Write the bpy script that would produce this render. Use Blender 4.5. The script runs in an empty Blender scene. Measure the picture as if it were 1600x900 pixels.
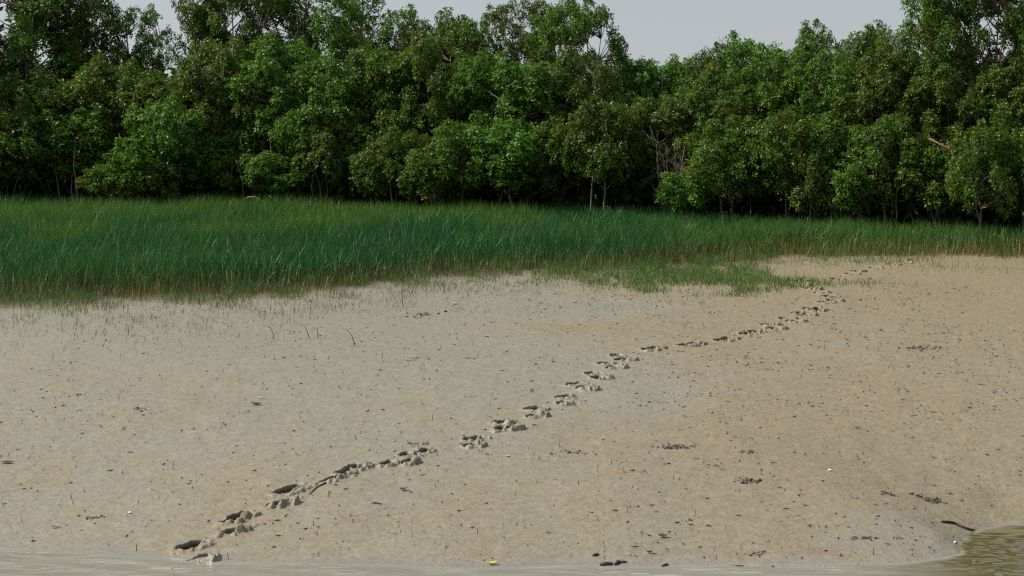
import bpy, math, random
import numpy as np
random.seed(7)
RNG = np.random.default_rng(7)
sc = bpy.context.scene
COL = sc.collection

# ------------------------------------------------------------------ camera, sky, sun
CAM_H, FPX, HOR = 4.1, 3000.0, 427.0        # eye height over the water, focal length in px of a 1600 px wide frame, horizon row
cam_d = bpy.data.cameras.new('camera')
cam = bpy.data.objects.new('camera', cam_d); COL.objects.link(cam)
cam_d.sensor_width = 36.0; cam_d.lens = 36.0 * FPX / 1600.0
cam_d.clip_start = 0.5; cam_d.clip_end = 3000.0
cam.location = (0, 0, CAM_H)
cam.rotation_euler = (math.radians(90) - math.atan((450 - HOR) / FPX), 0, 0)
sc.camera = cam

SUN_EL = math.radians(50)
SUN_AZ = math.radians(-86)                  # clockwise from +Y: the sun stands high on the left
sun_dir = (math.cos(SUN_EL) * math.sin(SUN_AZ), math.cos(SUN_EL) * math.cos(SUN_AZ), math.sin(SUN_EL))
w = bpy.data.worlds.new('World'); sc.world = w; w.use_nodes = True
nt = w.node_tree; nt.nodes.clear()
sky = nt.nodes.new('ShaderNodeTexSky'); sky.sky_type = 'NISHITA'; sky.sun_disc = False
sky.sun_elevation = SUN_EL; sky.sun_rotation = SUN_AZ
sky.altitude = 0; sky.air_density = 2.0; sky.dust_density = 1.0; sky.ozone_density = 6.0
bg = nt.nodes.new('ShaderNodeBackground'); bg.inputs['Strength'].default_value = 0.088
wo = nt.nodes.new('ShaderNodeOutputWorld')
hs = nt.nodes.new('ShaderNodeHueSaturation'); hs.inputs['Saturation'].default_value = 0.32
nt.links.new(sky.outputs[0], hs.inputs['Color']); tint = nt.nodes.new('ShaderNodeMix'); tint.data_type = 'RGBA'; tint.blend_type = 'MULTIPLY'; tint.inputs[0].default_value = 1.0; tint.inputs[7].default_value = (0.975, 0.99, 1.06, 1)
nt.links.new(hs.outputs[0], tint.inputs[6]); nt.links.new(tint.outputs[2], bg.inputs[0]); nt.links.new(bg.outputs[0], wo.inputs[0])
sun_d = bpy.data.lights.new('sun', 'SUN'); sun_d.energy = 5.0; sun_d.angle = math.radians(0.55)
sun_d.color = (1.0, 0.94, 0.83)
sun = bpy.data.objects.new('sun', sun_d); COL.objects.link(sun)
from mathutils import Vector
sun.rotation_euler = Vector(sun_dir).to_track_quat('Z', 'Y').to_euler()
sun.location = (-40, 0, 60)
sc.view_settings.view_transform = 'Standard'; sc.view_settings.look = 'None'
sc.view_settings.exposure = 0.36; sc.view_settings.gamma = 1.0; sc.view_settings.use_curve_mapping = False
sc.cycles.use_denoising = False; sc.cycles.use_adaptive_sampling = False; sc.cycles.pixel_filter_type = 'BLACKMAN_HARRIS'; sc.cycles.filter_width = 1.25
sc.cycles.max_bounces = 8; sc.cycles.transparent_max_bounces = 8

# ------------------------------------------------------------------ helpers
def smooth(a, b, x):
    t = np.clip((x - a) / (np.asarray(b) - a), 0, 1); return t * t * (3 - 2 * t)

def _hash(ix, iy, s):
    n = (ix.astype(np.int64) * 374761393 + iy.astype(np.int64) * 668265263 + s * 974634337) & 0x7fffffff
    n = ((n ^ (n >> 13)) * 1274126177) & 0x7fffffff
    return ((n ^ (n >> 16)) & 0xffff) / 65535.0

def vnoise(x, y, s=0):
    x = np.asarray(x, float); y = np.asarray(y, float)
    ix, iy = np.floor(x), np.floor(y); fx, fy = x - ix, y - iy
    fx = fx * fx * (3 - 2 * fx); fy = fy * fy * (3 - 2 * fy)
    a, b = _hash(ix, iy, s), _hash(ix + 1, iy, s); c, d = _hash(ix, iy + 1, s), _hash(ix + 1, iy + 1, s)
    return (a + (b - a) * fx) * (1 - fy) + (c + (d - c) * fx) * fy

def fbm(x, y, s=0, o=4):
    v, a, t = 0, 0.5, 0
    for k in range(o):
        v = v + a * vnoise(x * 2 ** k + 17.3 * k, y * 2 ** k - 9.1 * k, s + k); t += a; a *= 0.5
    return v / t

def mesh_from(name, V, F, mats=(), attrs=None, mat_idx=None, smooth_shade=False):
    """V (n,3); F (m,3) or (m,4), or a list of such arrays"""
    Fs = F if isinstance(F, list) else [F]
    Fs = [np.asarray(f, np.int32) for f in Fs if len(f)]
    me = bpy.data.meshes.new(name)
    V = np.asarray(V, np.float32)
    me.vertices.add(len(V)); me.vertices.foreach_set('co', V.ravel())
    idx = np.concatenate([f.ravel() for f in Fs]).astype(np.int32)
    cnt = np.concatenate([np.full(len(f), f.shape[1], np.int32) for f in Fs])
    start = np.concatenate([[0], np.cumsum(cnt)[:-1]]).astype(np.int32)
    me.loops.add(len(idx)); me.loops.foreach_set('vertex_index', idx)
    me.polygons.add(len(cnt)); me.polygons.foreach_set('loop_start', start)
    try: me.polygons.foreach_set('loop_total', cnt)
    except Exception: pass
    for m in mats: me.materials.append(m)
    if mat_idx is not None: me.polygons.foreach_set('material_index', np.asarray(mat_idx, np.int32))
    me.polygons.foreach_set('use_smooth', np.full(len(cnt), smooth_shade, bool))
    for k, v in (attrs or {}).items():
        a = me.attributes.new(k, 'FLOAT', 'POINT'); a.data.foreach_set('value', np.asarray(v, np.float32))
    me.update(calc_edges=True)
    return me

def link(name, me, parent=None, loc=None):
    o = bpy.data.objects.new(name, me); COL.objects.link(o)
    if parent is not None: o.parent = parent
    if loc is not None: o.location = loc
    return o

def tag(o, label=None, cat=None, group=None, kind=None):
    for k, v in (('label', label), ('category', cat), ('group', group), ('kind', kind)):
        if v: o[k] = v
    return o

class Tubes:
    """collects tapered tubes along polylines"""
    def __init__(s): s.V, s.F, s.n = [], [], 0
    def add(s, pts, rad, k=6, jit=0.0):
        pts = np.asarray(pts, float); rad = np.broadcast_to(np.asarray(rad, float), (len(pts),))
        d = np.gradient(pts, axis=0); d /= np.linalg.norm(d, axis=1)[:, None] + 1e-9
        ref = np.where(np.abs(d[:, 2:3]) > 0.9, np.array([[1.0, 0, 0]]), np.array([[0, 0, 1.0]]))
        if np.abs(d[:, 2]).mean() > 0.6: ref = np.tile([[1.0, 0, 0]], (len(pts), 1))
        else: ref = np.tile([[0.3, 0.2, 1.0]], (len(pts), 1))
        a = np.cross(d, ref); a /= np.linalg.norm(a, axis=1)[:, None] + 1e-9
        b = np.cross(d, a)
        ang = np.arange(k) * 2 * math.pi / k
        r = rad[:, None] * (1 + jit * (RNG.random((len(pts), k)) - 0.5))
        ring = pts[:, None, :] + r[..., None] * (np.cos(ang)[None, :, None] * a[:, None, :] + np.sin(ang)[None, :, None] * b[:, None, :])
        m = len(pts)
        V = np.concatenate([ring.reshape(-1, 3), pts[:1] - d[:1] * rad[0] * 0.3, pts[-1:] + d[-1:] * rad[-1] * 0.5])
        F = []
        for i in range(m - 1):
            for j in range(k):
                F.append((i * k + j, i * k + (j + 1) % k, (i + 1) * k + (j + 1) % k, (i + 1) * k + j))
        T = [(m * k, (j + 1) % k, j, j) for j in range(k)] + [(m * k + 1, (m - 1) * k + j, (m - 1) * k + (j + 1) % k, (m - 1) * k + (j + 1) % k) for j in range(k)]
        s.V.append(V); s.F.append((np.array(F) + s.n, np.array(T)[:, :3] + s.n)); s.n += len(V)
    def mesh(s, name, mat):
        return mesh_from(name, np.concatenate(s.V), [np.concatenate([f[0] for f in s.F]), np.concatenate([f[1] for f in s.F])], [mat], smooth_shade=True)

# ------------------------------------------------------------------ materials
def new_mat(name):
    m = bpy.data.materials.new(name); m.use_nodes = True
    t = m.node_tree; p = t.nodes['Principled BSDF']
    return m, t, p
def N(t, typ, **kw):
    n = t.nodes.new(typ)
    for k, v in kw.items(): setattr(n, k, v)
    return n
def setin(n, **kw):
    for k, v in kw.items(): n.inputs[k.replace('_', ' ')].default_value = v
def mixc(t, fac, a, b, blend='MIX'):
    m = N(t, 'ShaderNodeMix', data_type='RGBA', blend_type=blend)
    for sock, v in ((m.inputs[0], fac), (m.inputs[6], a), (m.inputs[7], b)):
        if hasattr(v, 'links') or hasattr(v, 'is_linked'): t.links.new(v, sock)
        elif isinstance(v, (int, float)): sock.default_value = v
        else: sock.default_value = (*v, 1)
    return m.outputs[2]
def noise(t, scale, detail=4, rough=0.55, vec=None, dist=0.0):
    n = N(t, 'ShaderNodeTexNoise'); setin(n, Scale=scale, Detail=detail, Roughness=rough, Distortion=dist)
    if vec is not None: t.links.new(vec, n.inputs['Vector'])
    return n.outputs[0]
def ramp(t, fac, stops):
    r = N(t, 'ShaderNodeValToRGB'); t.links.new(fac, r.inputs[0])
    e = r.color_ramp.elements
    while len(e) < len(stops): e.new(0.5)
    for el, (p, c) in zip(e, stops):
        el.position = p; el.color = (c, c, c, 1) if isinstance(c, (int, float)) else (*c, 1)
    return r.outputs[0]
def attr(t, name): return N(t, 'ShaderNodeAttribute', attribute_name=name).outputs['Fac']
def math_(t, op, a, b=None, c=None):
    m = N(t, 'ShaderNodeMath', operation=op)
    for s_, v in zip(m.inputs, (a, b, c)):
        if v is None: continue
        if isinstance(v, (int, float)): s_.default_value = v
        else: t.links.new(v, s_)
    return m.outputs[0]
def objvec(t): return N(t, 'ShaderNodeTexCoord').outputs['Object']
def bump(t, h, strength, dist, nrm=None):
    b = N(t, 'ShaderNodeBump'); setin(b, Strength=strength, Distance=dist); t.links.new(h, b.inputs['Height'])
    if nrm is not None: t.links.new(nrm, b.inputs['Normal'])
    return b.outputs[0]

def mud_material():
    m, t, p = new_mat('tidal_mud')
    vec = N(t, 'ShaderNodeNewGeometry').outputs['Position']
    tan, grey = (0.216, 0.179, 0.112), (0.230, 0.215, 0.161)
    big = math_(t, 'ADD', attr(t, 'grey'), math_(t, 'MULTIPLY', math_(t, 'SUBTRACT', noise(t, 1.3, 6, 0.7, vec), 0.5), 1.5))
    c = mixc(t, ramp(t, big, [(0.25, 0.0), (0.8, 1.0)]), tan, grey)
    c = mixc(t, ramp(t, noise(t, 4.5, 6, 0.7, vec), [(0.3, 0.0), (0.72, 1.0)]), mixc(t, 1.0, c, (0.70, 0.685, 0.66), 'MULTIPLY'), c)
    sp = noise(t, 26.0, 3, 0.6, vec)
    c = mixc(t, ramp(t, sp, [(0.30, 0.55), (0.42, 0.0)]), c, (0.095, 0.076, 0.052))
    c = mixc(t, attr(t, 'litter'), c, (0.070, 0.050, 0.028))
    c = mixc(t, attr(t, 'wet'), c, (0.195, 0.182, 0.150))
    c = mixc(t, attr(t, 'dug'), c, (0.022, 0.020, 0.018))  # wet black mud plus painted shade, darkening footprint holes with depth
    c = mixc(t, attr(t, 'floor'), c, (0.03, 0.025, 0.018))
    t.links.new(c, p.inputs['Base Color'])
    r = math_(t, 'SUBTRACT', 0.60, math_(t, 'MULTIPLY', ramp(t, big, [(0.3, 0.0), (0.9, 1.0)]), 0.22))
    r = math_(t, 'SUBTRACT', r, math_(t, 'MULTIPLY', attr(t, 'wet'), 0.30))
    t.links.new(r, p.inputs['Roughness'])
    setin(p, IOR=1.4)
    h1 = noise(t, 7.0, 5, 0.6, vec); h2 = noise(t, 48.0, 4, 0.65, vec)
    n1 = bump(t, h1, 0.95, 0.05); n2 = bump(t, h2, 0.38, 0.008, n1)
    t.links.new(n2, p.inputs['Normal'])
    return m
def water_material():
    m, t, p = new_mat('muddy_water')
    c = mixc(t, attr(t, 'deep'), (0.30, 0.287, 0.252), (0.080, 0.068, 0.025))
    t.links.new(c, p.inputs['Base Color'])
    setin(p, Roughness=0.06, IOR=1.33)
    vec = N(t, 'ShaderNodeNewGeometry').outputs['Position']
    t.links.new(bump(t, noise(t, 9.0, 3, 0.5, vec), 0.10, 0.01), p.inputs['Normal'])
    return m
def leaf_material(name, dark, light, gloss=0.32):
    m, t, p = new_mat(name)
    oi = N(t, 'ShaderNodeObjectInfo').outputs['Random']
    rn = attr(t, 'rnd')
    c = mixc(t, math_(t, 'POWER', rn, 1.3), dark, light)
    c = mixc(t, math_(t, 'MULTIPLY', attr(t, 'tone'), 0.5), c, (0.125, 0.130, 0.022))
    hsv = N(t, 'ShaderNodeHueSaturation'); t.links.new(c, hsv.inputs['Color'])
    t.links.new(math_(t, 'ADD', 0.470, math_(t, 'MULTIPLY', oi, 0.045)), hsv.inputs['Hue'])
    t.links.new(math_(t, 'ADD', 0.8, math_(t, 'MULTIPLY', oi, 0.55)), hsv.inputs['Value'])
    c = hsv.outputs[0]
    t.links.new(c, p.inputs['Base Color']); setin(p, Roughness=gloss, IOR=1.45, Specular_IOR_Level=0.24)
    tr = N(t, 'ShaderNodeBsdfTranslucent'); t.links.new(mixc(t, 1.0, c, (1.3, 1.5, 0.6), 'MULTIPLY'), tr.inputs[0])
    mx = N(t, 'ShaderNodeMixShader'); mx.inputs[0].default_value = 0.30
    t.links.new(p.outputs[0], mx.inputs[1]); t.links.new(tr.outputs[0], mx.inputs[2])
    t.links.new(mx.outputs[0], t.nodes['Material Output'].inputs[0])
    return m
def bark_material(name, a, b):
    m, t, p = new_mat(name); v = objvec(t)
    t.links.new(mixc(t, noise(t, 6.0, 5, 0.6, v), a, b), p.inputs['Base Color'])
    setin(p, Roughness=0.8)
    t.links.new(bump(t, noise(t, 30.0, 4, 0.6, v), 0.6, 0.02), p.inputs['Normal'])
    return m
def grass_material():
    m, t, p = new_mat('saltmarsh_grass')
    tt, rn, yel, dry = attr(t, 't'), attr(t, 'rnd'), attr(t, 'yel'), attr(t, 'dry')
    green = mixc(t, rn, (0.006, 0.056, 0.017), (0.036, 0.160, 0.036))
    green = mixc(t, yel, green, (0.085, 0.175, 0.026))
    straw = mixc(t, rn, (0.085, 0.058, 0.026), (0.33, 0.230, 0.095))
    f = math_(t, 'MULTIPLY', dry, ramp(t, tt, [(0.22, 1.0), (0.64, 0.0)]))
    c = mixc(t, f, green, straw)
    c = mixc(t, ramp(t, rn, [(0.955, 0.0), (0.965, 0.8)]), c, (0.36, 0.33, 0.20))
    t.links.new(c, p.inputs['Base Color']); setin(p, Roughness=0.40, IOR=1.42, Specular_IOR_Level=0.16)
    tr = N(t, 'ShaderNodeBsdfTranslucent'); t.links.new(c, tr.inputs[0])
    mx = N(t, 'ShaderNodeMixShader'); mx.inputs[0].default_value = 0.25
    t.links.new(p.outputs[0], mx.inputs[1]); t.links.new(tr.outputs[0], mx.inputs[2])
    t.links.new(mx.outputs[0], t.nodes['Material Output'].inputs[0])
    return m
def plain(name, a, b, scale=20, rough=0.7, bstr=0.5):
    m, t, p = new_mat(name); v = objvec(t)
    t.links.new(mixc(t, noise(t, scale, 4, 0.6, v), a, b), p.inputs['Base Color']); setin(p, Roughness=rough)
    t.links.new(bump(t, noise(t, scale * 3, 3, 0.6, v), bstr, 0.01), p.inputs['Normal'])
    return m

M_MUD, M_WATER = mud_material(), water_material()
M_LEAF = leaf_material('mangrove_leaf', (0.014, 0.044, 0.007), (0.120, 0.225, 0.022), 0.40)
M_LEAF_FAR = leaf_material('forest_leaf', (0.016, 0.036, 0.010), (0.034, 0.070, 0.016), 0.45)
M_BARK = bark_material('mangrove_bark', (0.25, 0.190, 0.135), (0.10, 0.080, 0.060))
M_TWIG = bark_material('bare_twig', (0.23, 0.19, 0.14), (0.11, 0.09, 0.07))
M_DEAD = plain('dead_orange_leaf', (0.25, 0.125, 0.05), (0.16, 0.075, 0.03))
M_GRASS = grass_material()
M_CLOD = plain('mud_clod', (0.25, 0.205, 0.145), (0.14, 0.115, 0.085))
M_DARKCLOD = plain('dark_mud_crumb', (0.120, 0.100, 0.074), (0.050, 0.043, 0.034))
M_WOOD = plain('wet_dark_wood', (0.050, 0.038, 0.030), (0.022, 0.018, 0.016), 30, 0.5)
M_SHELL = plain('shell_white', (0.78, 0.74, 0.66), (0.58, 0.53, 0.45), 30, 0.4)
M_YLEAF = plain('fallen_yellow_leaf', (0.55, 0.43, 0.06), (0.42, 0.32, 0.05), 30, 0.5)
M_DLEAF = plain('fallen_dark_leaf', (0.05, 0.04, 0.028), (0.03, 0.025, 0.02), 30, 0.5)

# ------------------------------------------------------------------ terrain
SLOPE, Y0 = 0.12, 27.15
KG = CAM_H + SLOPE * Y0
def px2d(py): return KG / (SLOPE + (np.asarray(py, float) - HOR) / FPX)       # distance at which the mud bank crosses a picture row
def g2(px, py):
    d = float(px2d(py)); return (px - 800) / FPX * d, d
WX = np.array([-30, -7.6, -5.6, -4.0, -0.9, 2.7, 4.6, 5.4, 6.15, 6.6, 6.9, 7.4, 8.4, 30])
WY = np.array([29.3, 28.65, 27.9, 27.25, 26.85, 27.0, 27.1, 27.2, 27.6, 28.3, 29.8, 30.9, 31.7, 33.5])
def base_h(x, y):
    x = np.asarray(x, float); y = np.asarray(y, float)
    sp = 0.1 + 0.32 * np.clip(y - 28.8, 0, 8)
    yw = sum(np.interp(x + sp * q, WX, WY) for q in (-1, -.66, -.33, 0, .33, .66, 1)) / 7 + 0.35 * (fbm(x * 1.1, y * 0.3, 31, 3) - 0.5) + 0.7 * smooth(5.5, 6.5, x) * (fbm(x * 2.2, y * 2.0, 37, 3) - 0.5)
    k = smooth(41, 31, y)
    yy = np.minimum(y, 82) + 0.25 * np.maximum(y - 82, 0) * (y < 120) + 9.5 * (y >= 120)
    z = SLOPE * (yy - (Y0 + (yw - Y0) * k))
    und = 0.10 * (fbm(x / 5.0, y / 7.0, 3, 3) - 0.5) + 0.045 * (fbm(x / 1.1, y / 1.5, 5, 3) - 0.5) + 0.022 * (fbm(x / 0.33, y / 0.38, 8, 2) - 0.5)
    und = und * smooth(-0.15, 0.6, z) + 0.02 * (fbm(x / 0.7, y / 0.5, 12, 3) - 0.5) * smooth(0.5, 0.0, z)
    return np.maximum(z, -2.5) + und * smooth(110, 70, y)
def ground(x, y): return float(base_h(np.array([x]), np.array([y]))[0])

# dense grass: front edge and the tree line behind it
def edge(pts):
    a = np.array([g2(*p) for p in pts]); return a[:, 0], a[:, 1]
FX, FY = edge([(-500, 474), (-200, 471), (0, 467), (200, 464), (400, 456), (520, 447), (600, 436), (700, 428), (850, 420), (980, 416), (1080, 412), (1170, 405), (1215, 398), (1400, 397), (1600, 400), (1800, 402), (2300, 405)])
BX, BY = edge([(-500, 334), (-200, 335), (0, 337), (300, 341), (600, 348), (800, 355), (1000, 362), (1200, 368), (1400, 378), (1600, 389), (1800, 395), (2300, 398)])
def front_y(x): return np.interp(x, FX, FY)
def tree_y(x): return np.interp(x, BX, BY)

# footprints: (px, py, length, width, depth, heap) picked off the trail, each then a real hole in the bank
PR = [(262, 893, .30, .16, .04, .12), (300, 849, .42, .30, .17, .05),  (312, 873, .44, .26, .15, .11), (372, 803, .50, .30, .19, .08), 
      (369, 826, .44, .24, .16, .10), (452, 762, .46, .30, .18, .06), (444, 782, .44, .28, .14, .11),
      (553, 731, .60, .30, .15, .07), (570, 728, .40, .18, .11, .05), (538, 738, .50, .24, .13, .06), (522, 748, .50, .22, .11, .07),
      (637, 711, .50, .26, .14, .05), (662, 706, .46, .20, .12, .05), (640, 722, .40, .24, .08, .10), (606, 724, .50, .22, .09, .07),
      (741, 686, .56, .30, .16, .08), (735, 697, .46, .30, .06, .11), (786, 662, .56, .34, .12, .10), (784, 672, .46, .28, .14, .09), (800, 670, .46, .26, .06, .10),
      (838, 640, .56, .34, .12, .10), (838, 652, .50, .30, .13, .13), (882, 621, .60, .30, .15, .08), (884, 631, .50, .32, .10, .11),
      (899, 602, .56, .26, .16, .07), (914, 608, .60, .36, .13, .14), (924, 586, .60, .28, .18, .08), (938, 592, .56, .34, .13, .14),
      (946, 569, .60, .28, .18, .09), (960, 576, .56, .34, .14, .14), (965, 556, .60, .28, .17, .09), (974, 562, .56, .34, .13, .13),
      (1014, 547, .9, .34, .15, .11), (1024, 545, .6, .28, .13, .12), (1072, 540, .9, .34, .14, .10), (1086, 537, .7, .30, .13, .12), (1128, 531, .9, .34, .14, .10), (1138, 528, .6, .30, .12, .12),
      (1168, 521, .9, .34, .15, .12), (1180, 518, .7, .30, .12, .12), (1202, 507, .8, .34, .17, .12), (1212, 513, .8, .36, .13, .14), (1228, 498, .8, .36, .15, .12), (1240, 502, .8, .36, .13, .13),
      (1248, 489, .9, .36, .15, .12), (1258, 493, .8, .36, .13, .13), (1266, 483, .9, .36, .15, .13), (1276, 486, .7, .32, .12, .13), (1290, 474, .9, .36, .14, .13), (1302, 471, .9, .36, .10, .14),
      (1296, 465, .8, .34, .10, .13), (1282, 459, .9, .36, .12, .14), (1268, 452, .9, .36, .10, .15), (1256, 446, .9, .36, .09, .16), (1250, 440, .8, .34, .08, .14), (1272, 444, .8, .34, .08, .14),
      (1306, 435, .8, .34, .14, .08), (1327, 427, 1.0, .36, .14, .11), (1338, 423, .9, .34, .11, .12), (1366, 418, 1.0, .36, .13, .12), (1392, 413, 1.0, .36, .12, .13), (1410, 410, .9, .34, .11, .12), (1426, 407, .9, .34, .10, .12)]
prints = []
for k, (px, py, L, W, D, Hm) in enumerate(PR):
    x, y = g2(px, py); prints.append((x, y, min(L * (1.6 if py > 740 else 1.2 if py > 655 else 1.0), .76 if py > 740 else .46), W * (.90 if py > 655 else .95), D * (2.1 if py > 740 else 2.3), Hm * (.8 if py > 655 else .5)))
def print_disp(x, y, i):
    """height change that footprint i makes at points x, y"""
    X, Y, L, W, D, Hm = prints[i]
    rr = np.random.default_rng(100 + i)
    a = 0.42 + rr.uniform(-.22, .22)                        # heading, turned right of straight up the bank
    dx, dy = x - X, y - Y
    u = dx * math.sin(a) + dy * math.cos(a); v = dx * math.cos(a) - dy * math.sin(a)
    v = v + 0.05 * (vnoise(u * 5 + i, v * 0 + i, 3) - 0.5)
    th = np.arctan2(v, u)
    wob = 1 + 0.5 * (vnoise(np.cos(th) * 1.7 + 9 + i, np.sin(th) * 1.7 + 5 + i * 3, 40 + i) - 0.5)
    r = np.sqrt((u / (L * 0.5)) ** 2 + ((v + W * 0.12) / (W * 0.5)) ** 2) / wob
    floor_n = 0.75 + 0.5 * vnoise(x * 16, y * 9 + i, 60 + i)
    ramp_ = smooth(-0.25, 0.95, v / (W * 0.5) + 0.35 * (vnoise(v * 26 + i, u * 3 + i, 70 + i) - 0.5))
    hole = -D * smooth(1.0, 0.80, r) * floor_n * (1 - 0.62 * ramp_)
    cx = W * (0.66 + 0.1 * rr.random()); cu = rr.uniform(-.12, .06) * L
    wobh = 1 + 0.9 * (vnoise(x * 9, y * 6, 90 + i) - 0.5)
    lump = smooth(0.30, 0.62, vnoise(x * 13 + i, y * 8, 80 + i)) * (0.6 + 0.7 * vnoise(x * 22, y * 15, 84 + i))
    heap = Hm * smooth(1.5, 0.5, (((u - cu) / (L * 0.40)) ** 2 + ((v - cx) / (W * 0.34)) ** 2) * wobh) * lump * 1.15
    heap2 = Hm * 0.6 * smooth(1.4, 0.5, (((u + L * 0.55) / (L * 0.16)) ** 2 + ((v - W * 0.15) / (W * 0.34)) ** 2) * wobh) * lump
    rim = 0.022 * np.exp(-((r - 1.18) / 0.22) ** 2) * (0.3 + 1.4 * vnoise(x * 20, y * 14, 120 + i))
    d = hole + (heap + heap2 + rim) * smooth(0.75, 1.0, r)
    win = smooth(0.62, 0.42, np.abs(dx)) * smooth(0.72, 0.5, np.abs(dy))
    return d * win, hole * win

FP_LABEL = {0: 'lowest footprint, half drowned, only its mud clods stand out of the water', 1: 'deep dark footprint closest to the water on dry mud', 2: 'footprint with a heaped right rim right at the waterline',
            9: 'long dragged footprint in the lower part of the trail', len(PR) - 1: 'farthest footprint, at the foot of the brown grass stems'}
def build_mud():
    CS = 0.1
    xf = np.round(np.arange(-18, 18 + 1e-6, CS), 4); yf = np.round(np.arange(25, 69 + 1e-6, CS), 4)
    xs = np.concatenate([[-900, -500, -250, -120, -70, -45, -34, -28, -24, -21, -19.5], xf, [19.5, 21, 24, 28, 34, 45, 70, 120, 250, 500, 900]])
    ys = np.concatenate([[-60, -20, 0, 10, 16, 20, 22, 23.5, 24.4], yf, [69.5, 70, 71, 72, 73, 74, 75, 76, 77, 78, 79, 80, 81, 82, 83, 84, 86, 88, 90, 93, 96, 100, 106, 114, 130, 170, 240, 400, 700, 1200]])
    ix0, iy0 = 11, 9
    nx, ny = len(xs), len(ys)
    GX, GY = np.meshgrid(xs, ys); H = base_h(GX, GY)
    V = np.stack([GX.ravel(), GY.ravel(), H.ravel()], 1)
    refine = np.zeros((ny - 1, nx - 1), bool)
    owner = {}
    for i, (X, Y, *_r) in enumerate(prints):
        a0, a1 = int((X - 0.62 + 18) / CS) + ix0, int((X + 0.62 + 18) / CS) + ix0
        b0, b1 = int((Y - 0.72 - 25) / CS) + iy0, int((Y + 0.72 - 25) / CS) + iy0
        refine[max(b0, iy0):b1 + 1, a0:a1 + 1] = True
    jj, ii = np.nonzero(~refine)
    F = np.stack([jj * nx + ii, jj * nx + ii + 1, (jj + 1) * nx + ii + 1, (jj + 1) * nx + ii], 1)
    # refined cells
    K = 6
    cj, ci = np.nonzero(refine)
    lat = {}
    s = np.arange(K + 1)
    LX = (ci[:, None, None] * K + s[None, None, :]) + np.zeros((1, K + 1, 1), int)
    LY = (cj[:, None, None] * K + s[None, :, None]) + np.zeros((1, 1, K + 1), int)
    key = LY.astype(np.int64) * 100000 + LX
    uk, inv = np.unique(key.ravel(), return_inverse=True); inv = inv.reshape(key.shape)
    ux, uy = uk % 100000, uk // 100000
    fx = xs[0] * 0 + np.interp(ux / K, np.arange(nx), xs); fy = np.interp(uy / K, np.arange(ny), ys)
    cxi = np.minimum(ux // K, nx - 2); cyi = np.minimum(uy // K, ny - 2); tx = ux / K - cxi; ty = uy / K - cyi
    hz = (H[cyi, cxi] * (1 - tx) + H[cyi, cxi + 1] * tx) * (1 - ty) + (H[cyi + 1, cxi] * (1 - tx) + H[cyi + 1, cxi + 1] * tx) * ty
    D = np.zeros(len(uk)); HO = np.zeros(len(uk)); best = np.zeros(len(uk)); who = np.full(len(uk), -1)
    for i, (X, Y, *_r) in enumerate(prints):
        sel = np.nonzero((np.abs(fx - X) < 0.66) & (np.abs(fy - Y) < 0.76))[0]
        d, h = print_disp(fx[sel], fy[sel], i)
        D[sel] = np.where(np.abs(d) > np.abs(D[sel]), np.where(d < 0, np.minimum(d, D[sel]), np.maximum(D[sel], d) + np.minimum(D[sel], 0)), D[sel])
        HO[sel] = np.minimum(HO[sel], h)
        b = np.abs(d) > best[sel]; who[sel[b]] = i; best[sel[b]] = np.abs(d)[b]
    V2 = np.stack([fx, fy, hz + D], 1)
    q = np.stack([inv[:, :-1, :-1], inv[:, :-1, 1:], inv[:, 1:, 1:], inv[:, 1:, :-1]], -1).reshape(-1, 4)
    strong = best[q].max(1) > 0.006
    qw = np.where(strong, who[q[np.arange(len(q)), best[q].argmax(1)]], -1)

    def attrs(v, dug):
        x, y, z = v[:, 0], v[:, 1], v[:, 2]
        px = 800 + FPX * x / np.maximum(y, 1); 
        g = 0.55 + 0.75 * (fbm(x / 4.0 + 3, y / 6.0, 21, 4) - 0.5) - 0.30 * smooth(-1.5, 6.0, x) + 0.38 * smooth(36, 52, y) * smooth(4.5, -1, x)
        g -= 0.55 * np.exp(-((x - 0.9) / 2.6) ** 2 - ((y - 49.5) / 1.6) ** 2)
        g += 0.5 * np.exp(-((x - 2.6) / 2.2) ** 2 - ((y - 53.5) / 1.3) ** 2) + 0.35 * np.exp(-((x - 2.2) / 1.6) ** 2 - ((y - 40) / 3) ** 2)
        wet = smooth(0.06, 0.0, z + 0.06 * (fbm(x * 1.2, y * 1.2, 55, 3) - 0.5)) * 0.95
        wet = np.maximum(wet, 0.5 * smooth(6.6, 5.0, np.abs(x - 6.0) * 2.2 + np.abs(y - 28.4) * 1.6 + 2.2) * (y > 0))
        dist = front_y(x) - y
        lit = smooth(np.where(x > 6, 0.9, 2.6), -0.7, dist + 2.2 * (fbm(x * 1.3, y * 0.9, 71, 4) - 0.5)) * (0.82 - 0.25 * smooth(5, 8, x))
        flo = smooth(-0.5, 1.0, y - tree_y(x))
        return {'grey': g, 'wet': wet, 'litter': np.clip(lit, 0, 1), 'dug': dug, 'floor': flo}
    # one welded sheet: coarse grid plus the plain part of the refined cells
    nV = len(V)
    Fq = np.concatenate([F, q[qw < 0] + nV])
    VV = np.concatenate([V, V2]); dug = np.concatenate([np.zeros(nV), smooth(0.005, 0.045, -HO)])  # dug follows hole depth; puts shade as well as black mud into the colour
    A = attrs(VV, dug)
    def sub(name, faces):
        u, iv = np.unique(faces.ravel(), return_inverse=True)
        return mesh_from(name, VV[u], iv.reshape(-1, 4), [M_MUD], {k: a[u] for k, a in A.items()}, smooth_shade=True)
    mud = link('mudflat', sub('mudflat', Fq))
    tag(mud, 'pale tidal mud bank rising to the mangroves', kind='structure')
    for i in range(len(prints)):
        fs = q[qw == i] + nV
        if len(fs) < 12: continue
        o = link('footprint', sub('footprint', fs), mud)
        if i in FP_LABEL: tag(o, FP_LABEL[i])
    return mud
mud = build_mud()

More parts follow.
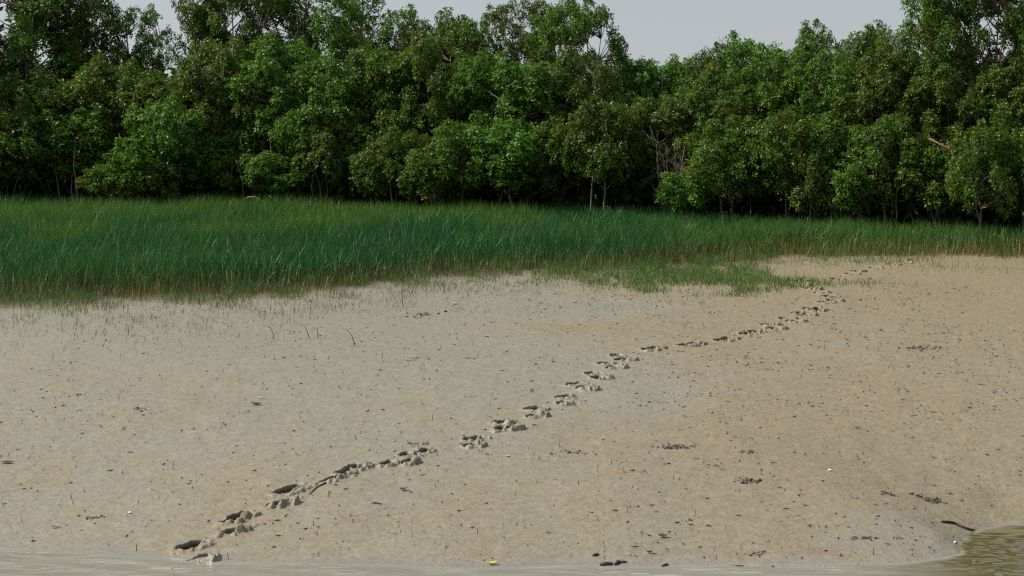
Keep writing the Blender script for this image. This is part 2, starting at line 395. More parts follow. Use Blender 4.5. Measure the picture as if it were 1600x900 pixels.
# ------------------------------------------------------------------ water
def build_water():
    xf = np.arange(-9, 9.6, 0.045); yf = np.arange(25.6, 32.6, 0.045)
    xs = np.concatenate([[-900, -300, -100, -40, -20, -14, -11], xf, [11, 14, 20, 40, 100, 300, 900]])
    ys = np.concatenate([[-900, -300, -100, -30, 0, 12, 18, 22, 24, 25], yf, [33.5, 35, 38]])
    X, Y = np.meshgrid(xs, ys)
    win = smooth(-9, -8.4, X) * smooth(9.5, 9.0, X) * smooth(25.6, 26, Y) * smooth(32.5, 32, Y)
    dep = -base_h(X, Y)
    r = np.hypot(X - 9.5, (Y - 26.6)); 
    amp = 0.0030 + 0.005 * smooth(5.2, 7.5, X) * smooth(30.6, 28.2, Y) - 0.0012 * smooth(5.2, 7.5, X) * smooth(29.5, 30.5, Y)
    ph = 2.2 * fbm(X * 1.3, Y * 1.3, 77, 3)
    Z = amp * (smooth(4.5, 7, X) * np.sin(r * 17 + ph * 5) + 0.8 * np.sin(X * 1.1 + Y * 19 + ph * 7) + 0.5 * np.sin(-X * 2.4 + Y * 13 + 6 * ph) + 1.4 * (fbm(X * 3, Y * 9, 78, 3) - 0.5))
    Z = Z * win * smooth(0.0, 0.05, dep)
    nx, ny = len(xs), len(ys)
    jj, ii = np.meshgrid(np.arange(ny - 1), np.arange(nx - 1), indexing='ij'); jj, ii = jj.ravel(), ii.ravel()
    F = np.stack([jj * nx + ii, jj * nx + ii + 1, (jj + 1) * nx + ii + 1, (jj + 1) * nx + ii], 1)
    V = np.stack([X.ravel(), Y.ravel(), Z.ravel()], 1)
    wet = dep.ravel()
    keep = (wet[F].max(1) > -0.05); F = F[keep]
    u, iv = np.unique(F.ravel(), return_inverse=True)
    o = link('water', mesh_from('water', V[u], iv.reshape(-1, 4), [M_WATER], {'deep': np.maximum(smooth(0.0, 0.05, wet[u]), .6 * smooth(6.0, 6.8, V[u, 0]) * smooth(27.6, 28.6, V[u, 1])) * np.clip(0.25 + 0.75 * smooth(4.5, 6.8, V[u, 0]), 0, 1) + 0.0}, smooth_shade=True))
    tag(o, 'shallow rippled muddy water at the foot of the bank', kind='structure')
build_water()

# ------------------------------------------------------------------ grass
def blades(P, h, lean, wid, rnd, extra):
    n = len(P); T = np.array([0, .55, 1.0])
    ang = RNG.random(n) * math.pi; wv = np.stack([np.cos(ang), np.sin(ang), np.zeros(n)], 1)
    V = np.zeros((n, 5, 3)); tt = np.zeros((n, 5)); L = np.hypot(lean[:, 0], lean[:, 1]); c = 0
    for k, t in enumerate(T):
        ctr = P + np.stack([lean[:, 0] * h * t ** 1.8, lean[:, 1] * h * t ** 1.8, h * t * (1 - 0.22 * L * t)], 1)
        if k < 2:
            w_ = (wid * (1, .8)[k] * 0.5)[:, None]
            V[:, c] = ctr - wv * w_; V[:, c + 1] = ctr + wv * w_; tt[:, c:c + 2] = t; c += 2
        else:
            V[:, c] = ctr; tt[:, c] = 1
    b = (np.arange(n) * 5)[:, None]
    F = np.concatenate([b + np.array([[0, 1, 3]]), b + np.array([[0, 3, 2]]), b + np.array([[2, 3, 4]])])
    at = {'t': tt.ravel(), 'rnd': np.repeat(rnd, 5)}
    for k, v in extra.items(): at[k] = np.repeat(v, 5)
    return V.reshape(-1, 3), F, at
def grass_obj(name, label, P, h, lean, wid, extra):
    V, F, at = blades(P, h, lean, wid, RNG.random(len(P)), extra)
    o = link(name, mesh_from(name, V, F, [M_GRASS], at)); tag(o, label, kind='stuff'); return o
def scatter(n, x0, x1, y0, y1, dens):
    x = RNG.uniform(x0, x1, n); y = RNG.uniform(y0, y1, n)
    k = RNG.random(n) < dens(x, y); x, y = x[k], y[k]
    return x, y, base_h(x, y)
def build_grass():
    def dens(x, y):
        f, b = front_y(x), tree_y(x)
        e = y - f + 1.1 * (fbm(x * 0.9, y * 0.9, 91, 4) - 0.5) * smooth(9, 4, x)
        d = smooth(-1.3, 2.2, e) ** 1.2 * smooth(b + 1.2, b - 0.2, y)
        return d * np.where(e < 2, .75, 0.8) * (np.abs(x) < y * .27 + 2)
    x, y, z = scatter(400000, -24, 20.5, 51, 81, dens)
    e = y - front_y(x)
    n = len(x)
    h = (0.66 + 0.52 * fbm(x / 1.6, y / 1.6, 15, 3) + 0.22 * (fbm(x / .35, y / .35, 16, 2) - .5) + RNG.uniform(-.26, .24, n)) * (0.55 + 0.45 * smooth(-0.4, 1.6, e)) * (1 - 0.12 * smooth(5, 8, x))
    wind = fbm(x / 3.0, y / 4.5, 17, 3)
    lean = np.stack([RNG.normal(0.01 + 0.25 * (wind - 0.45) + 0.5 * (fbm(x / .5, y / .5, 19, 2) - .5), 0.24, n), RNG.normal(-0.03, 0.26, n)], 1)
    yel = np.clip(0.10 + (0.5 + 1.3 * smooth(4, 10, e)) * (fbm(x / 2.6, y / 4, 23, 4) - 0.45) + 0.50 * smooth(9, 17, y - front_y(x)) + 0.35 * smooth(4, 7, x), 0, 1)
    dry = np.clip((0.9 - 0.65 * smooth(0.6, 2.6, e) + 1.1 * smooth(4.5, 7, x)) * RNG.uniform(.65, 1.15, n), 0, 1)
    grass_obj('marsh_grass', 'tall green marsh grass with straw brown stem bases', np.stack([x, y, z], 1), h, lean, RNG.uniform(.010, .030, n), {'yel': yel, 'dry': dry})
    # thin shoots that straggle out over the mud
    def dens2(x, y):
        e = front_y(x) - y
        d = np.exp(-np.maximum(e, 0) / 2.1) * 0.8 + 0.03 * smooth(11, 3, e)
        d = np.where(x > 7.4, np.exp(-np.maximum(e, 0) / 0.5) * 0.9 + 0.004, d)
        d = np.maximum(d, .30 * np.exp(-((x - 7.6) / 1.3) ** 2 - ((y - 64.6) / 1.6) ** 2) + .12 * np.exp(-((x - 9.5) / 2.5) ** 2 - ((y - 64.5) / 1.5) ** 2))
        return (np.abs(x) < y * .27 + 1) * d * smooth(-1.6, 0.1, e) * (0.25 + 1.3 * smooth(0.4, 0.62, fbm(x / 0.8, y / 1.3, 33, 3)))
    x, y, z = scatter(330000, -19, 19, 44, 68, dens2)
    n = len(x); e = front_y(x) - y
    h = RNG.uniform(.10, .34, n) * (1.25 - 0.6 * smooth(0, 4, e)) 
    lean = np.stack([RNG.normal(0.12, .35, n), RNG.normal(0, .3, n)], 1)
    grass_obj('grass_shoots', 'thin scattered grass shoots standing in the mud below the marsh grass', np.stack([x, y, z], 1), h, lean, RNG.uniform(.007, .014, n),
              {'yel': RNG.uniform(0, .7, n), 'dry': RNG.uniform(.3, 1, n)})
    # the low green tongue that runs out to the trail
    A = [g2(880, 432), g2(1000, 436), g2(1120, 437), g2(1220, 440), g2(1310, 444), g2(1440, 447)]
    ax = np.array([a[0] for a in A]); ay = np.array([a[1] for a in A])
    up = np.interp(np.arange(6), range(6), [3.4, 5.0, 5.4, 2.4, .9, .3]); lo = np.array([1.6, 2.6, 2.8, 2.0, .9, .4]); st = np.array([.3, .7, .9, .6, .22, .04])
    def dens3(x, y):
        c = np.interp(x, ax, ay); d = y - c; s_ = np.where(d > 0, np.interp(x, ax, up), np.interp(x, ax, lo))
        e = np.abs(d) / s_ + 2.4 * (fbm(x * 1.3, y * 0.9, 43, 5) - 0.5)
        return smooth(1.25, 0.35, e) * np.interp(x, ax, st) * (x > ax[0] - 1) * (x < ax[-1])
    x, y, z = scatter(80000, ax[0] - 1, ax[-1], 52, 67, dens3)
    n = len(x)
    lean = np.stack([RNG.normal(0.1, .35, n), RNG.normal(0, .3, n)], 1)
    grass_obj('short_turf', 'short green turf running out over the mud towards the footprint trail', np.stack([x, y, z], 1), RNG.uniform(.08, .26, n), lean, RNG.uniform(.009, .016, n),
              {'yel': RNG.uniform(0.3, 1, n), 'dry': RNG.uniform(0, .7, n)})
    C = [g2(p, q) for p, q in ((1290, 404), (1370, 407), (1420, 406), (1480, 418), (1530, 420))]
    def dens4(x, y):
        return np.maximum.reduce([np.exp(-((x - a) / 1.0) ** 2 - ((y - b) / .8) ** 2) * s_ for (a, b), s_ in zip(C, (.5, .8, .7, .35, .25))])
    x, y, z = scatter(12000, 8, 18, 59, 67, dens4); n = len(x)
    lean = np.stack([RNG.normal(0.1, .35, n), RNG.normal(0, .3, n)], 1)
    grass_obj('grass_tufts', 'small green tufts in front of the brown grass stems beside the far end of the trail', np.stack([x, y, z], 1), RNG.uniform(.06, .2, n), lean, RNG.uniform(.01, .018, n),
              {'yel': RNG.uniform(.3, 1, n), 'dry': RNG.uniform(0, .6, n)})
build_grass()

# ------------------------------------------------------------------ trees
def unit(v): return v / (np.linalg.norm(v, axis=-1, keepdims=True) + 1e-9)
def leaves_mesh(name, C, D, tone, length, per=7, mat=None):
    """rosettes at C pointing along D, each of PER folded diamond leaves"""
    n = len(C); D = unit(D)
    ref = unit(RNG.normal(size=(n, 3))); a = unit(np.cross(D, ref)); b = np.cross(D, a)
    ph = RNG.random((n, 1)) * 6.28 + np.arange(per)[None] * (2 * math.pi / per) + RNG.normal(0, .25, (n, per))
    op = RNG.uniform(0.8, 1.5, (n, per))
    d = (np.cos(ph)[..., None] * a[:, None] + np.sin(ph)[..., None] * b[:, None]) * np.sin(op)[..., None] + D[:, None] * np.cos(op)[..., None]
    d[..., 2] -= 0.12; d = unit(d)
    L = length * RNG.uniform(.7, 1.25, (n, per, 1))
    side = unit(np.cross(d, D[:, None] + 0.35 * RNG.normal(size=(n, per, 3))))
    nor = np.cross(side, d)
    base = C[:, None] + d * L * 0.15 + RNG.normal(0, length * 0.25, (n, per, 3))
    wd = L * 0.27
    tip = base + d * L; mid = base + d * L * 0.5
    fold = nor * wd * RNG.uniform(-.1, .55, (n, per, 1))
    V = np.stack([base, mid + side * wd + fold, tip - nor * L * .08, mid - side * wd + fold], 2).reshape(-1, 3)
    k = (np.arange(n * per) * 4)[:, None]
    F = np.concatenate([k + np.array([[0, 1, 2]]), k + np.array([[0, 2, 3]])])
    rnd = np.repeat(np.clip(RNG.random((n, 1)) * .6 + RNG.random((n, per)) * .4, 0, 1).ravel(), 4)
    return mesh_from(name, V, F, [mat or M_LEAF], {'rnd': rnd, 'tone': np.repeat(np.repeat(tone, per), 4)})

def profile(style, t):
    if style == 'tall':  return np.interp(t, [0, .15, .4, .65, .85, 1], [.45, .8, .95, 1.0, .75, .28])
    if style == 'bushy': return np.interp(t, [0, .12, .35, .6, .85, 1], [.65, .95, 1.0, .92, .65, .25])
    if style == 'airy':  return np.interp(t, [0, .2, .45, .7, .9, 1], [.35, .7, .8, .9, .8, .3])
    if style == 'round': return np.interp(t, [0, .25, .5, .8, 1], [.5, .9, 1.0, .8, .3])
def tree_meshes(key, H, R, clear, style, stems, nclump, seed, dens=1.0, cr=(0.32, 0.66), roots=True):
    global RNG
    keep = RNG; RNG = np.random.default_rng(seed)
    tb = Tubes(); stem_pts = []
    for s in range(stems):
        a = RNG.random() * 6.28; m = 9
        off = np.array([math.cos(a), math.sin(a)]) * (0.12 if stems > 1 else 0) 
        tgt = np.array([math.cos(a), math.sin(a)]) * R * (RNG.uniform(.3, .6) if stems > 1 else RNG.uniform(0, .25))
        t = np.linspace(0, 1, m); top = H * RNG.uniform(.78, .95)
        wig = np.cumsum(RNG.normal(0, .05 * R, (m, 2)), 0); wig -= wig[:1]
        p = np.stack([off[0] + tgt[0] * t ** 1.3 + wig[:, 0], off[1] + tgt[1] * t ** 1.3 + wig[:, 1], -0.12 + (top + .12) * t], 1)
        r0 = 0.075 * (H / 8) * (1.25 if stems == 1 else .9)
        tb.add(p, r0 * (1 - .86 * t) + .008, 7, .15); stem_pts.append(p)
    SP = np.concatenate(stem_pts)
    # clumps of foliage over the crown's outside and, fewer, inside it
    cs, tries = [], 0
    while len(cs) < nclump and tries < nclump * 60:
        tries += 1
        t = RNG.random() ** 0.9; rr = R * float(profile(style, t))
        f = 1 - 0.5 * RNG.random() ** 2.2 if RNG.random() < .8 else RNG.random() * .6
        a = RNG.random() * 6.28; rr *= .62 + .75 * float(vnoise(math.cos(a) * 1.3 + seed * 3.7, math.sin(a) * 1.3 + t * H * .55, seed))
        c = np.array([math.cos(a) * rr * f, math.sin(a) * rr * f, clear + t * (H - clear) - .25])
        rad = RNG.uniform(*cr) * (1.0 if t < .85 else .75)
        if all(np.linalg.norm((c - q[0]) * (1, 1, 1.25)) > .68 * (rad + q[1]) for q in cs):
            cs.append((c, rad))
            if RNG.random() < .65: cs.append((c + np.array([RNG.normal(0, .12), RNG.normal(0, .12), rad * RNG.uniform(.75, 1.1)]), rad * RNG.uniform(.5, .7)))
    C, D, T = [], [], []
    for c, rad in cs:
        below = SP[SP[:, 2] < c[2] - .15 * H * .3]
        if len(below) == 0: below = SP[:2]
        k = np.argmin(np.linalg.norm((below - c) * (1, 1, .7), axis=1)); s0 = below[k]
        mid = (s0 + c) / 2 + RNG.normal(0, .12, 3) + np.array([0, 0, -.08])
        tt = np.linspace(0, 1, 5)[:, None]
        pl = (1 - tt) ** 2 * s0 + 2 * tt * (1 - tt) * mid + tt ** 2 * c
        tb.add(pl, np.linspace(.030, .009, 5) * (H / 8) ** .5, 4)
        for q in range(3):
            e = c + unit(RNG.normal(size=3) + np.array([0, 0, .5])) * rad * .8
            tb.add([pl[3], (pl[3] + e) / 2 + RNG.normal(0, .04, 3), e], [.012, .009, .005], 3)
        nr = int(70 * (rad / .55) ** 2 * dens)
        v = unit(RNG.normal(size=(nr, 3)) + np.array([0, 0, .35]))
        rad_k = rad * (1 - .5 * RNG.random((nr, 1)) ** 3) * np.array([1, 1, .78 + .3 * RNG.random()])
        bum = 1 + .28 * np.sin(v[:, :1] * 5 + rad * 40) * np.sin(v[:, 1:2] * 5 + c[0] * 9) 
        C.append(c + v * rad_k * bum); out = v + np.array([0, 0, .55]) + .35 * unit(c * np.array([1, 1, 0]) + 1e-6)
        D.append(out + RNG.normal(0, .3, (nr, 3)))
        T.append(np.full(nr, max(0, RNG.normal(.08, .22))))
    C, D, T = np.concatenate(C), np.concatenate(D), np.clip(np.concatenate(T), 0, 1)
    crown = leaves_mesh(key + '_crown', C, D, T, 0.138, 7)
    trunk = tb.mesh(key + '_trunk', M_BARK); H = float(np.percentile(C[:, 2], 99.7))
    rootm = None
    if roots:
        rootm = []
        for q in range(6):
            rt = Tubes()
            a = RNG.random() * 6.28; L = RNG.uniform(.5, 1.3); h = RNG.uniform(.35, .9)
            t = np.linspace(0, 1, 7)
            p = np.stack([math.cos(a) * L * t, math.sin(a) * L * t, h * (1 - t ** 2.2) - .12 * t + RNG.normal(0, .02, 7)], 1)
            p[:, :2] += np.cumsum(RNG.normal(0, .03, (7, 2)), 0)
            rt.add(p, np.linspace(.030, .016, 7), 5); rootm.append(rt.mesh(key + '_root', M_BARK))
    RNG = keep
    return dict(crown=crown, trunk=trunk, root=rootm, H=H, R=R)

PROTO = {
    'T1': tree_meshes('T1', 10.0, 2.5, 2.2, 'tall', 2, 150, 1), 'T2': tree_meshes('T2', 10.0, 2.3, 1.8, 'tall', 1, 140, 2), 'T3': tree_meshes('T3', 10.5, 2.7, 2.5, 'tall', 3, 155, 3),
    'A1': tree_meshes('A1', 10.5, 2.1, 3.5, 'airy', 1, 115, 4, .9, (.30, .6)), 'A2': tree_meshes('A2', 10.5, 2.3, 3.0, 'airy', 2, 120, 5, .9, (.30, .6)),
    'M1': tree_meshes('M1', 7.5, 2.2, 2.7, 'tall', 2, 112, 6), 'M2': tree_meshes('M2', 7.5, 2.3, 2.5, 'bushy', 3, 118, 7), 'M3': tree_meshes('M3', 7.0, 2.0, 2.6, 'airy', 2, 96, 8, .95),
    'B1': tree_meshes('B1', 4.8, 1.7, 2.0, 'bushy', 2, 70, 9, 1.1, (.34, .62)), 'B2': tree_meshes('B2', 5.2, 1.9, 2.0, 'bushy', 3, 78, 10, 1.1, (.34, .62)), 'B3': tree_meshes('B3', 4.4, 1.5, 2.05, 'round', 1, 60, 11, 1.1, (.34, .6)),
    'S1': tree_meshes('S1', 2.8, 1.25, 1.4, 'bushy', 2, 34, 12, 1.15, (.30, .5)), 'S2': tree_meshes('S2', 3.0, 1.1, 1.5, 'round', 1, 30, 13, 1.15, (.30, .5)),
    'E1': tree_meshes('E1', 9.5, 1.5, 6.6, 'round', 1, 36, 14, 1.0, (.34, .6), False),
}
def plant(px, off, top, width, key, label, rot=None, group=None):
    """a tree whose foot stands OFF metres behind the wood's edge"""
    P = PROTO[key]
    x = 0; y = 78
    for _ in range(4): x = (px - 800) / FPX * y; y = float(tree_y(x)) + off
    z = ground(x, y)
    Ht = CAM_H + (HOR - top) / FPX * y - z
    sz = Ht / P['H']; sx = width / FPX * y / 2 / P['R']
    sx = min(max(sx, sz * .72), sz * 1.45)
    root = bpy.data.objects.new('mangrove_tree', None); COL.objects.link(root)
    root.location = (x, y, z - .02); root.scale = (sx, sx, sz); root.rotation_euler = (0, 0, random.random() * 6.28 if rot is None else rot)
    root.empty_display_size = .3
    tr = link('trunk', P['trunk'], root); link('crown', P['crown'], root)
    if P['root'] and off < 2:
        for me in P['root']: link('prop_root', me, tr)
    tag(root, label, 'tree', group or 'mangrove trees of the wood')
    return root
TREES = [
    # skyline, left to right
    (25, 7, -60, 200, 'T1', 'tall dense dark mangrove at the very left of the wood, its top out of view'),
    (135, 8, -45, 130, 'T2', 'tall dark mangrove just left of the first gap of sky in the treetops'),
    (225, 9, 12, 110, 'A2', 'mangrove with a low loose top beneath the first gap of sky on the left'),
    (318, 8, -50, 120, 'A1', 'slim airy mangrove with a bare stem, just right of the first gap of sky'),
    (390, 8, -60, 150, 'T3', 'tall mangrove rising out of view between the slim airy tree and a speckled sky gap'),
    (452, 9, -35, 100, 'A2', 'thin topped mangrove pierced by small specks of sky left of centre'),
    (535, 8, -30, 150, 'A1', 'tall feathery mangrove with sky showing through its right side, left of centre'),
    (632, 8, 18, 150, 'T2', 'rounded mangrove top just right of the tall feathery tree'),
    (712, 7, 22, 130, 'M1', 'mangrove with a broad even top left of the dip before the highest centre crown'),
    (778, 9, 6, 80, 'A2', 'narrow mangrove with separate upright sprigs at its top near the centre'),
    (838, 9, 2, 90, 'A1', 'mangrove with two spiky leader shoots against the sky at the centre'),
    (898, 8, 0, 170, 'T3', 'broad yellowish crowned mangrove at the right end of the high centre skyline'),
    (990, 10, 84, 80, 'M3', 'low mangrove top at the foot of the skyline drop right of centre'),
    (1045, 9, 92, 110, 'M1', 'lowest mangrove top of the skyline dip right of centre'),
    (1110, 9, 74, 110, 'M2', 'mangrove with a finely ragged top at the right part of the skyline dip'),
    (1180, 9, 56, 130, 'M3', 'grey green loose topped mangrove left of the lone round crown'),
    (1275, 10, 32, 82, 'E1', 'lone flat topped crown on a thin stem that stands clear above its neighbours'),
    (1240, 8, 98, 110, 'M2', 'mangrove whose top closes the gap under the lone flat topped crown'),
    (1355, 7, 44, 130, 'M1', 'bright green mangrove filling the skyline just left of the tall trees on the right'),
    (1455, 6, -55, 150, 'T1', 'tall mangrove that starts the high block of trees on the right'),
    (1530, 6, -60, 130, 'T3', 'tall dense mangrove in the middle of the high block on the right'),
    (1600, 6, -50, 120, 'A1', 'tall mangrove with a bare trunk against the sky at the far right corner'),
    # middle row
    (60, 3.6, 92, 170, 'M2', 'middle height mangrove in front of the tall dark trees at the far left'),
    (178, 4.2, 70, 160, 'M1', 'yellow green mangrove below and left of the first gap of sky'),
    (262, 3.8, 88, 150, 'M3', 'middle height mangrove below the right end of the first sky gap'),
    (350, 3.6, 98, 160, 'M2', 'middle height mangrove at the foot of the slim airy tree'),
    (440, 4.0, 80, 150, 'M1', 'light green mangrove below the specks of sky left of centre'),
    (520, 3.6, 112, 150, 'M2', 'dark mangrove below the tall feathery tree'),
    (600, 4.0, 72, 150, 'M3', 'full mangrove crown below and left of the rounded top'),
    (672, 3.8, 68, 150, 'M2', 'dense mangrove crown above the pale trunk in the grass edge'),
    (745, 3.8, 84, 140, 'M1', 'mangrove crown below the dip left of the highest centre crown'),
    (825, 3.6, 62, 160, 'M3', 'yellow tinged mangrove crown below the spiky leader shoots'),
    (900, 3.4, 88, 150, 'M2', 'yellow tinged mangrove crown below the right end of the high centre skyline'),
    (975, 4.0, 116, 130, 'M1', 'mangrove crown above and left of the bare twiggy shrub'),
    (1050, 3.6, 128, 140, 'M2', 'mangrove crown straight above the bare twiggy shrub'),
    (1130, 3.8, 108, 140, 'M1', 'mangrove crown above and right of the bare twiggy shrub'),
    (1215, 3.6, 112, 150, 'M3', 'bright mangrove crown below and left of the lone flat topped crown'),
    (1300, 3.4, 92, 150, 'M2', 'bright mangrove crown below and right of the lone flat topped crown'),
    (1390, 3.4, 88, 150, 'M1', 'mangrove crown left of the dead orange branch'),
    (1475, 3.6, 80, 140, 'M2', 'mangrove crown right above the dead orange branch'),
    (1575, 3.8, 70, 140, 'M1', 'dark mangrove crown at the far right below the bare trunk'),
    # front row, at the back of the grass
    (28, 1.2, 196, 130, 'B1', 'low dark bushy mangrove at the grass edge, first from the left'),
    (110, 1.6, 180, 130, 'B3', 'low bushy mangrove at the grass edge, second from the left'),
    (196, .8, 208, 120, 'B2', 'low mangrove with bright lower leaves at the grass edge, third from the left'),
    (262, .6, 190, 120, 'B1', 'low bright mangrove left of the arched root at the grass edge'),
    (345, 1.6, 178, 130, 'B2', 'shaded low mangrove behind the arched root at the grass edge'),
    (425, 1.6, 205, 120, 'B3', 'shaded low mangrove right of the arched root at the grass edge'),
    (505, 1.8, 190, 130, 'B2', 'dark low mangrove in the shadowed stretch left of the pale trunk'),
    (622, .5, 180, 120, 'B1', 'low mangrove with a pale sunlit trunk and foliage cut off above the grass'),
    (710, .7, 190, 130, 'B2', 'round bushy mangrove right of the pale sunlit trunk'),
    (800, 1.0, 186, 120, 'B3', 'low mangrove with two light leaf cushions near the centre'),
    (870, 1.6, 196, 120, 'B1', 'low mangrove in shade just right of the light leaf cushions'),
    (945, 1.0, 190, 120, 'B3', 'low yellow green mangrove with thin stems left of the bare twiggy shrub'),
    (1140, .5, 158, 140, 'B2', 'bright green leafy mangrove right of the bare twiggy shrub'),
    (1225, .7, 176, 120, 'B1', 'bright low mangrove second right from the bare twiggy shrub'),
    (1300, 1.2, 196, 110, 'B3', 'low mangrove over the dark gap third right from the bare twiggy shrub'),
    (1385, .8, 178, 130, 'B2', 'low mangrove below and left of the dead orange branch'),
    (1455, 1.8, 232, 100, 'S1', 'small shaded mangrove straight below the dead orange branch'),
    (1535, .5, 182, 110, 'B1', 'light green narrow mangrove right of the dead orange branch'),
    (1610, 1.6, 210, 100, 'B3', 'deeply shaded low mangrove at the far right of the wood'),
    (240, .2, 252, 100, 'S1', 'small bright mangrove bush low over the grass on the left'),
    (590, .9, 232, 80, 'S2', 'small leafy mangrove just left of the pale trunk'),
    (672, .2, 246, 90, 'S1', 'small low mangrove just right of the pale trunk'),
    (1075, .1, 268, 70, 'S2', 'small sapling with a few pale leaves at the foot of the bare shrub'),
    (1265, .2, 246, 90, 'S1', 'small bright mangrove bush low over the grass on the right'),
    (1330, .3, 262, 70, 'S2', 'small mangrove sapling low over the grass well right of the bare shrub'),
]
JIT = np.random.default_rng(5)
for px, off, top, wd, key, lab in TREES:
    if key[0] in 'MB' and off < 5: top += JIT.uniform(-34, 34); off += JIT.uniform(-.2, .9)
    plant(px, off, top, wd * JIT.uniform(.8, 1.1), key, lab)

def build_forest_mass():
    """the wood behind: one mass of foliage on thin poles"""
    C, D = [], []
    n = 11000
    x = RNG.uniform(-48, 48, n); d = RNG.uniform(11, 30, n); y = tree_y(np.clip(x, -22, 24)) + d
    gz = base_h(x, y)
    top = 5.6 + 1.6 * fbm(x / 3, y / 3, 61, 3)
    z = gz + .9 + (top - .9) * RNG.random(n) ** .8
    side = (np.abs(x) > 21.5) & (np.abs(x) < 48)
    C.append(np.stack([x, y, z], 1)); D.append(np.stack([RNG.normal(0, .5, n), -np.ones(n) * .6, np.ones(n) * .8], 1))
    # the ends of the wood beyond the frame
    n2 = 7000
    x2 = np.where(RNG.random(n2) < .5, RNG.uniform(-48, -22.5, n2), RNG.uniform(22.5, 48, n2)); y2 = tree_y(np.clip(x2, -22, 24)) + RNG.uniform(.5, 11, n2)
    z2 = base_h(x2, y2) + .6 + 8.0 * (RNG.random(n2) ** .9) * (.75 + .4 * fbm(x2 / 2.5, y2 / 2.5, 63, 3))
    C.append(np.stack([x2, y2, z2], 1)); D.append(np.stack([RNG.normal(0, .5, n2), -np.ones(n2) * .6, np.ones(n2) * .8], 1))
    n3 = 9000
    x3 = RNG.uniform(-30, 28, n3); y3 = tree_y(x3) + 1.8 + 16 * RNG.random(n3) ** 1.3; z3 = base_h(x3, y3) + 2.6 * RNG.random(n3)
    C.append(np.stack([x3, y3, z3], 1)); D.append(np.stack([RNG.normal(0, .5, n3), -np.ones(n3), RNG.normal(.3, .5, n3)], 1))
    C, D = np.concatenate(C), np.concatenate(D)
    C = np.repeat(C, 2, 0) + RNG.normal(0, .22, (len(C) * 2, 3)); D = np.repeat(D, 2, 0) + RNG.normal(0, .4, (len(D) * 2, 3))
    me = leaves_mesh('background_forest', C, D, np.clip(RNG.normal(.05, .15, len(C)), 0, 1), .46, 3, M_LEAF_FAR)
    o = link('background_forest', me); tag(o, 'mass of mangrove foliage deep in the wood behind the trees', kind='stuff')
    tb = Tubes()
    for i in range(230):
        xx = RNG.uniform(-24, 24); yy = float(tree_y(xx)) + RNG.uniform(.3, 9); h = RNG.uniform(1.5, 4)
        zz = ground(xx, yy) - .1; lx, ly = RNG.normal(0, .35, 2); t = np.linspace(0, 1, 5)[:, None]
        p = np.array([xx, yy, zz]) + t * np.array([lx, ly, h]) + np.concatenate([[[0, 0, 0]], RNG.normal(0, .06, (4, 3))])
        tb.add(p, np.linspace(.035, .012, 5) * RNG.uniform(.6, 1.3), 5)
        if i % 2 == 0:
            a = RNG.random() * 6.28; L = RNG.uniform(.4, 1.1)
            s = np.linspace(0, 1, 6); q = np.stack([xx + math.cos(a) * L * s, yy + math.sin(a) * L * s, zz + RNG.uniform(.4, .8) * (1 - s ** 2)], 1)
            tb.add(q, .018, 4)
    o = link('undergrowth_stems', tb.mesh('undergrowth_stems', M_BARK)); tag(o, 'tangle of thin stems and prop roots in the shade under the trees', kind='stuff')
build_forest_mass()

# ------------------------------------------------------------------ single things in and before the wood
def at(px, py, lift=0.0):
    x, y = g2(px, py)
    for _ in range(6):                       # step along the sight line to the real ground
        z = ground(x, y); yy = (z - CAM_H) / ((HOR - py) / FPX) if abs(HOR - py) > 25 and py > 560 else y
        y = yy if 20 < yy < 90 else y; x = (px - 800) / FPX * y
    return x, y, ground(x, y) + lift

def bare_shrub():
    px = 1040; y = 74; x = 0
    for _ in range(4): x = (px - 800) / FPX * y; y = float(tree_y(x)) + .6
    root = bpy.data.objects.new('bare_shrub', None); COL.objects.link(root); root.location = (x, y, ground(x, y) - .02)
    tag(root, 'leafless pale twiggy shrub standing at the wood edge behind the grass', 'shrub')
    tb = Tubes(); tips = []
    st = Tubes()
    for s in range(6):
        a = RNG.random() * 6.28; H = RNG.uniform(2.2, 3.4); t = np.linspace(0, 1, 7)
        sp = RNG.uniform(.3, .85)
        p = np.stack([math.cos(a) * sp * t ** 1.2, math.sin(a) * sp * t ** 1.2 * .7, H * t], 1) + np.cumsum(RNG.normal(0, .04, (7, 3)), 0) * np.linspace(0, 1, 7)[:, None]
        st.add(p, np.linspace(.024, .007, 7), 5)
        for q in range(10):
            k = RNG.integers(2, 6); b = p[k] + (p[k + 1 if k < 6 else 6] - p[k]) * RNG.random()
            e = b + unit(np.array([RNG.normal(), RNG.normal() * .7, abs(RNG.normal()) + 1.0])) * RNG.uniform(.4, 1.0)
            m = (b + e) / 2 + RNG.normal(0, .05, 3); tb.add([b, m, e], [.009, .007, .004], 4)
            for r in range(2):
                e2 = m + unit(np.array([RNG.normal(), RNG.normal(), abs(RNG.normal()) + .6])) * RNG.uniform(.2, .5)
                tb.add([m, (m + e2) / 2 + RNG.normal(0, .02, 3), e2], [.008, .006, .004], 3)
    link('stem', st.mesh('shrub_stem', M_TWIG), root); link('twig', tb.mesh('shrub_twig', M_TWIG), root)
bare_shrub()
